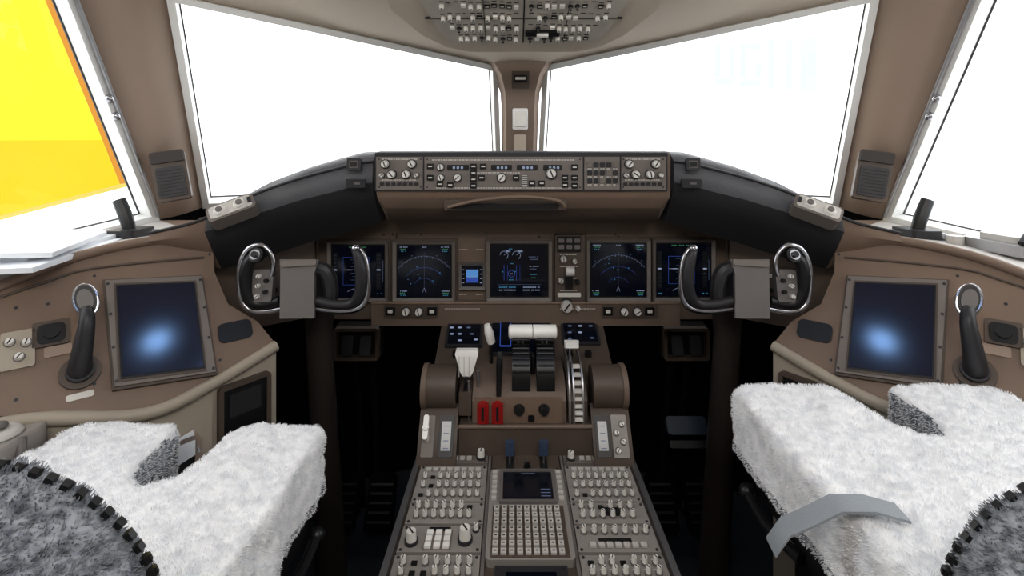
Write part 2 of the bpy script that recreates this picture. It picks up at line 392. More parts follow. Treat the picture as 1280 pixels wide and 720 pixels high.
# ------------------------------------------------------------------ instrument panel
IP = Fr((0, 1.48, .9), (0, -1, 0), (0, 0, 1)); IF = Fr((0, 1.476, .9), (0, -1, 0), (0, 0, 1))
b = B('instrument_panel')
zt, zb = Zv(262, 1.48), Zv(399, 1.48)
b.bx(-.61, .61, 1.48, 1.52, zb, zt, BROWN)
for sg in (1, -1):
    pts = [V((-.61*sg, 1.48, zb+.01)), V((-.61*sg, 1.48, zt)), V((-.85*sg, 1.30, zt)), V((-.85*sg, 1.30, zb+.01))]
    b.poly(pts, BROWN); b.poly([p+V((0, .04, 0)) for p in pts], BROWN)
    fr = Fr((-.73*sg, 1.39, .88), (.6*sg, -.8, 0), (0, 0, 1))
    b.rbox(fr.M(0, 0), .10, .10, .006, BROWND, .004)
    for i in range(3): b.knob(fr, -.03+.03*i, .02, .006, .014); b.box(fr.M(-.03+.03*i, -.02, .006), .016, .012, .004, BLACK); b.labels(fr, -.03+.03*i, .04, .02)
    b.tube([(-.61*sg, 1.475, zb+.02), (-.61*sg, 1.475, zt)], .004, BROWND, smooth=1)
b.bx(-.44, .46, 1.445, 1.5, zb-.008, Zv(379, 1.445), BROWN)
b.tube([(-.44, 1.446, Zv(379, 1.445)), (.46, 1.446, Zv(379, 1.445))], .004, BROWN2, smooth=1)
LF = Fr((0, 1.443, .8), (0, -1, 0), (0, 0, 1))
LF3 = Fr((0, 1.439, .8), (0, -1, 0), (0, 0, 1))
for (u0, u1) in ((480, 548), (752, 822)):
    R(LF, u0, 381, u1, 397, .004, BROWND)
    for k, du in enumerate((8, 28, 44, 60)):
        if k in (0, 3): R(LF3, u0+du-6, 384, u0+du+6, 394, .003, BLACK); R(LF3, u0+du-3, 387, u0+du+3, 391, .004, LABEL)
        else: K(LF3, u0+du, 389, 4.5)
for (u0, u1) in ((556, 600), (700, 745)):
    Lb(LF3, (u0+u1)/2, 386, u1-u0)
for (u0, v0, u1, v1) in ((487, 290, 488, 376), (572, 290, 573, 376), (608, 290, 609, 376), (731, 290, 732, 376), (812, 290, 813, 376)):
    R(IP, u0, v0, u1, v1, .001, BROWND)
for i in range(26):
    K(IP, random.uniform(410, 900), random.choice((293, 296, 376)), 1.2, .002, DARK, ptr=False)
for (u, v) in ((579, 312), (600, 312), (579, 368), (600, 368)): Lb(IP, u, v, 10)
b.done()
def symb_line(b, fr, a0, b0, a1, b1, w, m, c):
    L = math.hypot(a1-a0, b1-b0)
    b.box(fr.M((a0+a1)/2, (b0+b1)/2, c, math.atan2(b1-b0, a1-a0)), L, w, .0004, m)
def display(kind, u0, v0, u1, v1, name='flight_display'):
    global b
    b = B(name); a, bb, w, h = IP.rect(u0, v0, u1, v1)
    b.rbox(IP.M(a, bb), w+.034, h+.034, .006, BROWND, .008)
    b.ring(IP.M(a, bb), w+.022, h+.022, .011, .018, PANG, r=.006, t2=.010)
    b.ring(IP.M(a, bb), w+.002, h+.002, .003, .0115, BLACK, r=.002)
    b.box(IP.M(a, bb), w, h, .009, SCREEN)
    c = .0095; fr = Fr(IP.O+IP.R*a+IP.U*bb, IP.N, IP.U); ln = lambda *q: symb_line(b, fr, *q)
    def txt(x, y, wd, m, hh=.0026):   # a short word made of little character blocks
        n = max(1, int(wd/.0034))
        for i in range(n):
            if random.random() < .12 and n > 3: continue
            b.box(fr.M(x-wd/2+(i+.5)*wd/n, y, c), .0021, hh, .0003, m)
    def arc(r, a0, a1, cx, cy, m, n=14, wd=.0007):
        for i in range(n):
            t0 = math.radians(a0+(a1-a0)*i/n); t1 = math.radians(a0+(a1-a0)*(i+1)/n)
            ln(cx+r*math.cos(t0), cy+r*math.sin(t0), cx+r*math.cos(t1), cy+r*math.sin(t1), wd, m, c)
    W = w/2
    if kind == 'nd':
        cy = -.055
        arc(.10, 40, 140, 0, cy, E_D); arc(.066, 38, 142, 0, cy, E_B, n=18, wd=.0005); arc(.034, 30, 150, 0, cy, E_B, wd=.0005)
        for k in range(21):
            t = math.radians(40+5*k); r1 = .100-(.005 if k % 2 else .0025)
            ln(r1*math.cos(t), cy+r1*math.sin(t), .1*math.cos(t), cy+.1*math.sin(t), .0006, E_W, c)
            if k % 4 == 2: txt(.107*math.cos(t), cy+.107*math.sin(t), .006, E_D)
        ln(0, cy, 0, cy+.1, .0004, E_D, c); ln(-.005, cy-.008, 0, cy+.005, .0007, E_W, c); ln(.005, cy-.008, 0, cy+.005, .0007, E_W, c)
        for k in range(7): arc(.0012, 0, 360, random.uniform(-.05, .05), cy+random.uniform(.01, .09), E_C, n=4, wd=.001)
        for (x, y, n) in ((-W+.02, W-.010, 3), (W-.02, W-.010, 3), (-W+.018, -W+.022, 3), (W-.018, -W+.022, 3)):
            for k in range(n): txt(x, y-k*.0062, .024-.004*k, (E_W, E_G, E_C)[k])
        txt(0, W-.010, .014, E_W)
    elif kind == 'eicas':
        for x in (-.045, -.008):
            arc(.012, -60, 180, x, .045, E_W, wd=.0009); ln(x, .045, x+.009, .052, .0008, E_W, c)
            b.box(fr.M(x+.010, .057, c), .018, .007, .0003, E_D); b.box(fr.M(x+.010, .057, c+.0004), .016, .0055, .0003, SCREEN); b.box(fr.M(x+.010, .057, c+.0008), .011, .003, .0003, E_W)
        for x in (-.045, -.008):
            ln(x, .016, x, -.030, .0009, E_B, c); ln(x+.010, .016, x+.010, -.030, .0006, E_B, c); b.box(fr.M(x-.004, -.004, c), .003, .003, .0003, E_C)
        arc(.010, 0, 360, -.023, -.010, E_B, wd=.0012); txt(-.023, -.010, .008, E_W); txt(-.023, -.028, .016, E_C); txt(-.023, .020, .012, E_C); txt(-.026, .0635, .012, E_C)
        for k in range(2): txt(.042, .040-k*.0075, .028, (E_D, E_D)[k])
        txt(.042, .012, .032, E_W); txt(.042, .004, .018, E_D); txt(.042, -.012, .020, E_C); txt(.042, -.022, .014, E_G)
        b.box(fr.M(.0, -.042, c), .13, .0006, .0003, E_D)
        for k in range(2): txt(-.035, -.050-k*.0085, .05, E_W if k else E_C, .0034); txt(.036, -.050-k*.0085, .05, E_W, .0034)
    else:
        b.box(fr.M(-.006, .0, c), .078, .082, .0003, E_B); b.box(fr.M(-.006, .0, c+.0004), .0765, .0805, .0003, SCREEN)
        ln(-.044, .004, .032, .004, .001, E_W, c+.0008)
        for k in range(7):
            q = .010 if k % 2 else .016
            ln(-.006-q, -.026+.010*k, -.006+q, -.026+.010*k, .0006, E_D, c+.0008)
        arc(.034, 50, 130, -.006, .006, E_W)
        ln(-.032, .004, -.018, .004, .002, E_W, c+.001); ln(.006, .004, .020, .004, .002, E_W, c+.001)
        for x in (-W+.010, W-.018):
            b.box(fr.M(x, .0, c), .015, .11, .0003, BLACK)
            for k in range(9): txt(x, -.045+.0115*k, .009, E_D, .0022)
            b.box(fr.M(x, .004, c+.0005), .017, .010, .0003, BLACK); b.box(fr.M(x, .004, c+.0009), .011, .004, .0003, E_W)
        arc(.04, 50, 130, -.006, -.092, E_W)
        for k in range(3): txt(-.028+.022*k, W-.008, .016, E_G)
        txt(-W+.012, -W+.012, .014, E_C); txt(W-.018, -W+.012, .018, E_C)
        ln(W-.006, -.03, W-.006, .03, .0007, E_D, c)
    b.done()
display('pfd', 416, 305, 482, 371); display('nd', 497, 305, 565, 371); display('eicas', 613, 304, 685, 370)
display('nd', 737, 303, 807, 370); display('pfd', 819, 303, 887, 370)
b = B('standby_instrument'); a, bb, w, h = IP.rect(577, 331, 604, 358)
b.ring(IP.M(a, bb), w+.014, h+.014, .008, .014, MIDG, r=.004, t2=.008); b.box(IP.M(a, bb), w, h, .006, SCREEN)
b.box(IP.M(a, bb+.008, .0062), w*.56, h*.36, .0004, E_SKY); b.box(IP.M(a, bb-.012, .0062), w*.56, h*.22, .0004, E_B)
b.box(IP.M(a, bb-.002, .0068), w*.4, .0012, .0004, E_W)
for k in range(4): b.box(IP.M(a-w*.4, bb-.02+.013*k, .0062), .004, .002, .0004, E_W); b.box(IP.M(a+w*.4, bb-.02+.013*k, .0062), .005, .002, .0004, E_W)
b.done()
b = B('landing_gear_panel')
R(IP, 693, 292, 729, 397, .03, BROWND, r=.004); G2 = Fr((0, 1.45, .9), (0, -1, 0), (0, 0, 1))
R(G2, 696, 295, 726, 315, .003, BLACK)
for i in range(3): R(G2, 698+i*10, 298, 705+i*10, 303, .005, MIDG); R(G2, 698+i*10, 306, 705+i*10, 311, .005, MIDG)
K(G2, 704, 323, 4, .02, LIGHTG); K(G2, 718, 326, 3, .015, LIGHTG)
R(G2, 706, 334, 716, 362, .003, BLACK)
a, bb = G2.h(711, 345); b.tube([G2.O+G2.R*a+G2.U*(bb+.02)+G2.N*z for z in (0, .03)], .004, CHROME); b.cyl(G2.M(a-.012, bb+.02, .03) @ Matrix.Rotation(math.pi/2, 4, 'Y'), .013, .024, LIGHTG)
K(G2, 701, 350, 3.5, .015, LIGHTG); K(G2, 721, 352, 3, .015, BLACK); R(G2, 697, 366, 726, 371, .003, LABEL)
K(G2, 708, 382, 7.5, .02, LIGHTG); K(G2, 722, 384, 3, .02, KNOB)
for i in range(4): Lb(G2, 711, 318+i*15, 22)
b.done()
# ------------------------------------------------------------------ control yokes
for sgn in (1, -1):
    b = B('control_yoke'); Y = 1.18
    s = lambda u, v, dy=0: S(u, v, Y+dy)
    HF = Fr(s(375, 359), (.04, -1, .22), (-.05, 0, 1))
    b.rbox(HF.M(0, 0, -.055), .075, .105, .055, DARK, .012)
    b.prism(HF.M(0, 0), [(-.041, -.068), (.038, -.072), (.036, .03), (.046, .062), (-.046, .068), (-.043, .03)], .010, MIDG)
    b.rbox(HF.M(0, .056, .010), .084, .014, .006, PANG, .004)
    b.cyl(HF.M(0, 0, -.16), .035, .11, DARK)
    # inner horn: dark grip with a slim metal rim
    b.tube([s(395, 386), s(425, 389), (s(449, 385)), s(459, 369), s(460, 345), s(456, 322), s(447, 308)], [.0065, .0075, .0075, .007, .007, .007, .006], CHROME, smooth=5, seg=12)
    b.tube([s(396, 376), s(420, 381), s(438, 380), s(448, 370, -.004), s(452, 352, -.008), s(451, 335, -.008), s(447, 318, -.006), s(442, 310, -.004)], [.012, .012, .012, .013, .014, .014, .012, .006], DARK, smooth=4, seg=12)
    b.tube([s(396, 335, .02), s(408, 340, .02), s(414, 360, .02), s(412, 378, .02)], .018, DARK, smooth=4)
    b.sph(s(445, 310, -.005), .011, CHROME, (1, 1, .8))
    # outer horn
    b.tube([s(355, 385), s(335, 389), s(314, 388), s(302, 375), s(299, 350), s(302, 326), s(312, 310), s(327, 307), s(338, 316), s(342, 330), s(339, 345)],
           [.0065, .0075, .0075, .007, .007, .007, .007, .007, .006, .006, .005], CHROME, smooth=5, seg=12)
    b.tube([s(350, 376), s(333, 380), s(318, 379, -.004), s(309, 366, -.008), s(307, 345, -.01), s(311, 328, -.01), s(322, 318, -.008)], [.012, .012, .013, .013, .015, .014, .012], BLACK, smooth=4, seg=12)
    OF = Fr(s(330, 357, .004), (.05, -1, .2), (0, 0, 1))
    b.rbox(OF.M(0, 0, -.01), .048, .075, .02, MIDG, .008)
    for i, (x, y) in enumerate(((-.008, .022), (.01, .012), (-.008, 0), (.01, -.014), (-.008, -.024))): b.knob(OF, x, y, .0055, .02, KNOB if i % 2 == 0 else BLACK)
    CF = Fr(s(320, 319, -.014), (0, -.9, .4), (0, 0, 1))
    b.cyl(CF.M(0, 0, -.01), .017, .014, BLACK); b.cyl(CF.M(0, 0, .004), .012, .003, CHROME); b.cyl(CF.M(0, 0, .007), .007, .006, BLACK)
    # column
    x = s(375, 359).x
    b.tube([(x, Y+.12, .90), (x-.0, Y+.13, .86), (x-.012, Y+.15, .75), (x-.012, Y+.19, .45), (x-.01, Y+.24, 0.0)], [.03, .04, .034, .036, .045], COLUMN, smooth=4, seg=14)
    b.done(mirror=sgn < 0)
# ------------------------------------------------------------------ rudder pedals
for sgn in (1, -1):
    b = B('rudder_pedals')
    RF = Fr((0, 1.60, .63), (0, -1, 0), (0, 0, 1)); a, bb, w, h = RF.rect(419, 408, 475, 448)
    b.ring(RF.M(a, bb, -.01), w, h, .010, .03, BROWND, .01); b.box(RF.M(a, bb, -.05), w, h, .045, BLACK)
    for dx in (-.03, .028):
        b.rbox(RF.M(a+dx, bb-.01, 0) @ Matrix.Rotation(-.3, 4, 'X'), .036, .06, .012, DARK, .006)
        b.tube([RF.O+RF.R*(a+dx)+RF.U*bb, (a+dx, 1.7, .4), (a+dx, 1.75, 0.0)], .012, BLACK)
    for dx in (-.07, .05):
        m = Matrix.Translation((-.5+dx, 1.60, .12)) @ Matrix.Rotation(math.radians(60), 4, 'X')
        b.rbox(m, .09, .16, .02, VOID, .015)
        b.tube([m @ V((0, 0, 0)), (-.5+dx, 1.66, .05), (-.5+dx, 1.72, 0)], .015, VOID)
        for k in range(5): b.box(m @ Matrix.Translation((0, -.05+.025*k, .02)), .07, .006, .003, BLACK)
    b.done(mirror=sgn < 0)
# ------------------------------------------------------------------ centre pedestal
b = B('center_pedestal')
PT = .533
b.bx(-.248, .248, .40, 1.19, 0, PT-.012, BLACK)
for x0, x1 in ((-.253, -.241), (.241, .253)): b.bx(x0, x1, .38, 1.20, PT-.02, PT+.008, ALU)
b.bx(-.241, .241, .38, 1.20, PT-.02, PT-.004, BROWND)
for x in (-.081, .084): b.bx(x-.003, x+.003, .40, 1.19, PT-.01, PT+.004, MIDG)
PF = Fr((0, 0, PT), (0, 0, 1), (0, 1, 0)); PFk = Fr((0, 0, PT+.004), (0, 0, 1), (0, 1, 0))
YV = lambda v: F*(C.z-PT)/(v-190)
def panel(x0, x1, y0, y1, m=PEDG):
    b.bx(x0, x1, y0, y1, PT-.01, PT+.004, m)
    for x in (x0+.006, x1-.006):
        for y in (y0+.005, y1-.005): b.cyl(PFk.M(x, y), .0028, .0012, DARK, seg=8)
def knobgrid(x0, x1, y0, y1, nx, ny, r, h, skip=.1, m=KNOB):
    for i in range(nx):
        for j in range(ny):
            x = x0+(x1-x0)*(i+.5)/nx; y = y0+(y1-y0)*(j+.5)/ny
            if random.random() < skip:
                b.box(PFk.M(x, y), r*2, r*1.6, .003, BLACK); continue
            b.knob(PFk, x, y, r, h, m, base=MIDG); b.labels(PFk, x, y+r*1.9, r*2)
def buttons(x0, x1, y0, y1, nx, ny, m=LIGHTG, base=None, t=.004):
    if base: b.bx(x0, x1, y0, y1, PT+.003, PT+.005, base)
    for i in range(nx):
        for j in range(ny):
            x = x0+(x1-x0)*(i+.5)/nx; y = y0+(y1-y0)*(j+.5)/ny
            b.box(PFk.M(x, y, .001), (x1-x0)/nx*.7, (y1-y0)/ny*.68, t, m)
Lx = (-.236, -.086); Rx = (.089, .236)
for (X, k) in ((Lx, 0), (Rx, 1)):
    x0, x1 = X; w = x1-x0
    y0, y1 = YV(581), YV(561); panel(x0, x1, y0, y1, PANG)
    b.bx(x0+.03, x0+.065, y0+.03, y0+.045, PT, PT+.006, BLACK); b.bx(x1-.065, x1-.03, y0+.03, y0+.045, PT, PT+.006, BLACK)
    b.knob(PFk, x0+.018, y0+.015, .008, .018); b.knob(PFk, x1-.016, y0+.018, .009, .02); buttons(x0+.035, x1-.035, y0+.006, y0+.022, 5, 1)
    y0, y1 = YV(629), YV(585); panel(x0, x1, y0, y1)
    buttons(x0+.012, x1-.012, y1-.020, y1-.010, 8, 1, LIGHTG); knobgrid(x0+.008, x1-.008, y0+.002, y1-.026, 8, 3, .0046, .012, .04)
    y0, y1 = YV(657), YV(631); panel(x0, x1, y0, y1)
    knobgrid(x0+.01, x1-.02, y0+.005, y1-.002, 6 if k else 7, 2, .005, .014, .15)
    if k: b.bx(x0+.06, x0+.10, y0+.02, y0+.04, PT, PT+.007, BLACK)
    y0, y1 = YV(693), YV(660); panel(x0, x1, y0, y1)
    if k == 0:
        buttons(x0+.045, x0+.095, y0+.004, y0+.05, 3, 3, WHITE, PANG)
        b.knob(PFk, x0+.022, y0+.022, .010, .022); b.knob(PFk, x1-.03, y0+.025, .011, .026); b.knob(PFk, x1-.012, y0+.05, .005, .014)
        b.bx(x0+.05, x0+.09, y1-.014, y1-.005, PT, PT+.006, BLACK)
    else:
        knobgrid(x0+.006, x1-.006, y0+.03, y1-.002, 7, 1, .005, .014, .0); buttons(x0+.02, x1-.02, y0+.006, y0+.02, 7, 1)
        b.bx(x0+.04, x0+.10, y0+.022, y0+.03, PT, PT+.006, BLACK)
    y0, y1 = .76, YV(697); panel(x0, x1, y0, y1)
    knobgrid(x0+.008, x1-.008, y1-.05, y1-.008, 7, 2, .005, .014, .2); buttons(x0+.02, x1-.02, y0+.01, y0+.04, 6, 2)
    panel(x0, x1, .60, .755); knobgrid(x0+.01, x1-.01, .61, .745, 6, 5, .005, .014, .2)
    panel(x0, x1, .42, .595); knobgrid(x0+.01, x1-.01, .44, .58, 5, 4, .006, .014, .3)
panel(-.075, .078, YV(590), YV(560), BROWND)
for u, lx in ((636, -.035), (675, .042)):
    b.bx(lx-.008, lx+.008, 1.10, 1.18, PT, PT+.007, BLACK)
    b.tube([(lx, 1.135, PT), (lx, 1.13, PT+.03)], .003, CHROME, smooth=1)
    b.rbox(Matrix.Translation((lx, 1.13, PT+.028)), .021, .014, .03, BLUEG, .005)
b.knob(PFk, .004, 1.12, .007, .01, BLACK); panel(-.06, .065, .76, .855, DARK); b.bx(-.04, .045, .775, .84, PT, PT+.006, SCREEN)
panel(-.06, .065, .45, .755, PEDG); buttons(-.05, .055, .47, .74, 6, 9, LIGHTG, DARK)
b.done()
b = B('control_display_unit')
y0, y1 = YV(707), YV(592)
b.rbox(Matrix.Translation((.002, (y0+y1)/2, PT-.004)), .158, y1-y0, .014, PEDG, .008)
sy0, sy1 = YV(634), YV(597); T = PT+.010
b.ring(Matrix.Translation((.003, (sy0+sy1)/2, T)), .118, sy1-sy0+.012, .007, .006, MIDG, .004); b.bx(-.050, .056, sy0, sy1, T, T+.003, SCREEN)
for k in range(3): b.bx(.030, .05, sy0+.033-.010*k, sy0+.0350-.010*k, T+.003, T+.0035, E_D)
b.bx(-.01, .02, sy1-.008, sy1-.006, T+.003, T+.0035, E_D)
for sx in (-.067, .071):
    for k in range(6): b.bx(sx-.005, sx+.005, sy0+.006+k*.016, sy0+.014+k*.016, T, T+.004, LIGHTG)
ky0, ky1 = y0+.006, sy0-.012
b.bx(-.068, .072, ky0-.002, ky1+.002, T, T+.001, BROWND)
for i in range(9):
    for j in range(7):
        x = -.064+.0148*i+.004; y = ky0+(ky1-ky0)*(j+.5)/7
        b.bx(x-.0050, x+.0050, y-.0056, y+.0056, T, T+.005, LIGHTG); b.bx(x-.0022, x+.0022, y-.0013, y+.0013, T+.005, T+.0053, BLACK)
b.done()
# ------------------------------------------------------------------ throttle quadrant
b = B('throttle_quadrant')
b.bx(-.238, .238, 1.20, 1.47, 0, .60, BLACK)
sl = [V((-.235, 1.465, .752)), V((.235, 1.465, .752)), V((.238, 1.27, .655)), V((-.238, 1.27, .655))]
b.loft([[p for p in sl], [p-V((0, 0, .16)) for p in sl]], BROWND)
SF = Fr((0, 1.367, .7045), V((0, -.097, .195)), (0, .195, .097))
def RS(u0, v0, u1, v1, t, m, c=0): 
    a, bb, w, h = SF.rect(u0, v0, u1, v1); b.rbox(SF.M(a, bb, c), w, h, t, m, .003)
for q in ((558, 405, 603, 435), (702, 403, 748, 432), (612, 402, 692, 445)):
    RS(*q, .006, DARK); RS(q[0]+3, q[1]+3, q[2]-3, q[3]-3, .008, SCREEN)
for (u, v) in ((565, 412), (575, 412), (586, 412), (565, 420), (575, 420), (590, 420), (595, 427), (575, 428), (712, 410), (725, 418), (738, 410), (740, 425), (712, 418), (725, 410), (712, 426)):
    RS(u-2.5, v-1, u+2.5, v+1, .0085, E_W if (u % 2) else E_D)
RS(625, 404, 639, 436, .009, E_B); RS(626, 405.5, 638, 434.5, .0095, SCREEN)
for (u, v, r) in ((570, 445, 0), (590, 446, 0), (712, 444, 0), (735, 444, 0)): RS(u-4, v-3, u+4, v+3, .012, BLACK)
b.bx(-.155, .158, 1.165, 1.30, PT-.01, .604, BROWND)
b.tube([(-.155, 1.166, .604), (.158, 1.166, .604)], .005, BROWN, smooth=1)
prof = [(1.185, .59), (1.185, .655), (1.20, .675), (1.235, .695), (1.28, .70), (1.34, .695), (1.38, .68), (1.38, .59)]
b.loft([[V((x, y, z)) for y, z in prof] for x in (-.125, .10)], BROWN)
b.loft([[V((x, y, z+.0)) for y, z in prof] for x in (.104, .150)], BROWND)
for cx in (-.008, .052):
    m = Matrix.Translation((cx-.022, 1.27, .69)) @ Matrix.Rotation(math.pi/2, 4, 'Y')
    b.cyl(m, .075, .044, BLACK, seg=40)
    for k in range(14):
        t = math.radians(20+k*11); b.box(Matrix.Translation((cx, 1.27-.0765*math.cos(t), .69+.0765*math.sin(t))) @ Matrix.Rotation(-(math.pi/2-t), 4, 'X'), .040, .007, .003, DARK)
    b.tube([(cx, 1.262, .75), (cx, 1.256, .79)], .012, BLACK, smooth=1)
    gm = Matrix.Translation((cx-.029, 1.25, .797)) @ Matrix.Rotation(math.pi/2, 4, 'Y')
    b.cyl(gm, .0175, .058, WHITE, seg=20); b.cyl(gm, .012, .062, LIGHTG, seg=16, c=-.002)
    b.box(Matrix.Translation((cx, 1.262, .76)) @ Matrix.Rotation(.3, 4, 'X'), .014, .02, .03, LIGHTG)
    b.tube([(cx-.018, 1.235, .775), (cx-.018, 1.215, .79), (cx+.018, 1.215, .79), (cx+.018, 1.235, .775)], .004, BLACK, smooth=2)
b.tube([(.022, 1.235, .70), (.022, 1.22, .75)], .005, BLACK)
b.box(Matrix.Translation((-.142, 1.26, .62)), .03, .15, .055, BROWND); b.box(Matrix.Translation((-.142, 1.255, .672)), .010, .13, .006, BLACK)
b.tube([(-.142, 1.25, .64), (-.141, 1.225, .70), (-.140, 1.215, .725)], .006, ALU, smooth=3, flat=1)
b.tube([(-.134, 1.20, .60), (-.134, 1.195, .70)], .003, ALU, smooth=1)
b.loft([[V((-.140+dx*w, 1.212+dy*d, z)) for dx, dy in ((-1, -1), (1, -1), (1, 1), (-1, 1))] for z, w, d in ((.706, .010, .01), (.718, .016, .012), (.760, .028, .012), (.768, .026, .009))], WHITE)
for k in range(4): b.box(Matrix.Translation((-.158+.012*k, 1.200, .730)) @ Matrix.Rotation(math.pi/2, 4, 'X'), .0015, .05, .001, LIGHTG)
b.tube([(-.085, 1.30, .68), (-.083, 1.28, .76)], .005, BLACK); b.tube([(-.083, 1.28, .758), (-.089, 1.275, .785), (-.094, 1.272, .808)], [.010, .012, .007], WHITE)
b.tube([(-.112, 1.215, .63), (-.112, 1.205, .72)], .004, ALU)
b.tube([(-.062, 1.19, .66), (-.06, 1.185, .74), (-.06, 1.19, .77)], [.006, .008, .006], BLACK)
for x in (.108, .118, .140):
    b.loft([[V((x-.002, y, z)), V((x+.002, y, z)), V((x+.002, y+.02, z-.01)), V((x-.002, y+.02, z-.01))] for (y, z) in ((1.178, .60), (1.178, .65), (1.19, .69), (1.215, .72), (1.25, .735), (1.30, .735))], ALU)
for k in range(8):
    t = k/7; b.bx(.120, .139, 1.176+.05*t*t, 1.186+.05*t*t, .61+.105*t, .617+.105*t, KNOB)
b.tube([(.113, 1.24, .70), (.113, 1.235, .77)], .004, CHROME); b.rbox(Matrix.Translation((.118, 1.232, .765)), .036, .014, .016, WHITE, .005)
QF = Fr((0, 1.185, .62), (0, -1, 0), (0, 0, 1))
RQ = lambda u0, v0, u1, v1, t, m, c=0: (lambda q: b.rbox(QF.M(q[0], q[1], c), q[2], q[3], t, m, .003))(QF.rect(u0, v0, u1, v1))
RQ(593, 496, 702, 531, .003, BROWN2)
for u in (597, 615):
    RQ(u, 502, u+14, 529, .012, RED); RQ(u+3.5, 500, u+10.5, 524, .022, RED); RQ(u+5.5, 503, u+8.5, 520, .024, BLACK)
for u in (649, 680):
    a, bb = QF.h(u, 511); b.knob(QF, a, bb, .011, .016, BLACK); b.labels(QF, a, bb+.02, .03)
for u in (640, 665, 692): a, bb = QF.h(u, 500); b.labels(QF, a, bb, .03)
RQ(660, 518, 668, 526, .006, BLACK)
for sg in (-1, 1):
    xa, xb = (.165, .248)
    m = Matrix.Translation((xa*sg if sg > 0 else -xb, 1.225, .672)) @ Matrix.Rotation(math.pi/2, 4, 'Y')
    b.cyl(m, .05, xb-xa, BROWND, seg=32); b.cyl(m, .053, .012, BROWN, seg=32, c=0 if sg < 0 else .071)
    b.bx(min(xa*sg, xb*sg), max(xa*sg, xb*sg), 1.205, 1.3, .54, .67, BROWND)
    x0, x1 = sorted((.158*sg, .248*sg))
    b.loft([[V((x, 1.205, .640)), V((x, 1.185, .632)), V((x, 1.125, .545)), V((x, 1.125, PT-.01)), V((x, 1.25, PT-.01)), V((x, 1.25, .60))] for x in (x0, x1)], BROWND)
    DF = Fr(((x0+x1)/2, 1.155, .5885), V((0, -.087, .06)), (0, .06, .087))
    dx = .02 if sg < 0 else -.022
    b.rbox(DF.M(dx, 0), .034, .085, .004, BLACK, .003); b.box(DF.M(dx, .0, .004), .022, .06, .001, SCREEN)
    for k in range(4): b.box(DF.M(dx, -.025+.015*k, .005), .012, .0015, .0006, E_D)
    if sg < 0:
        b.rbox(DF.M(-.022, 0), .028, .085, .003, PANG, .003)
        b.tube([DF.M(-.024, -.01) @ V((0, 0, 0)), DF.M(-.024, .015) @ V((0, 0, .04))], [.005, .008], WHITE)
        b.rbox(DF.M(-.024, .015, .03), .012, .05, .010, WHITE, .005)
    else:
        b.rbox(DF.M(.018, 0), .036, .088, .003, PEDG, .003)
        for k in range(4): b.knob(DF, .010+.014*(k % 2), -.03+.018*k, .006, .014)
b.done(bevel=.001)
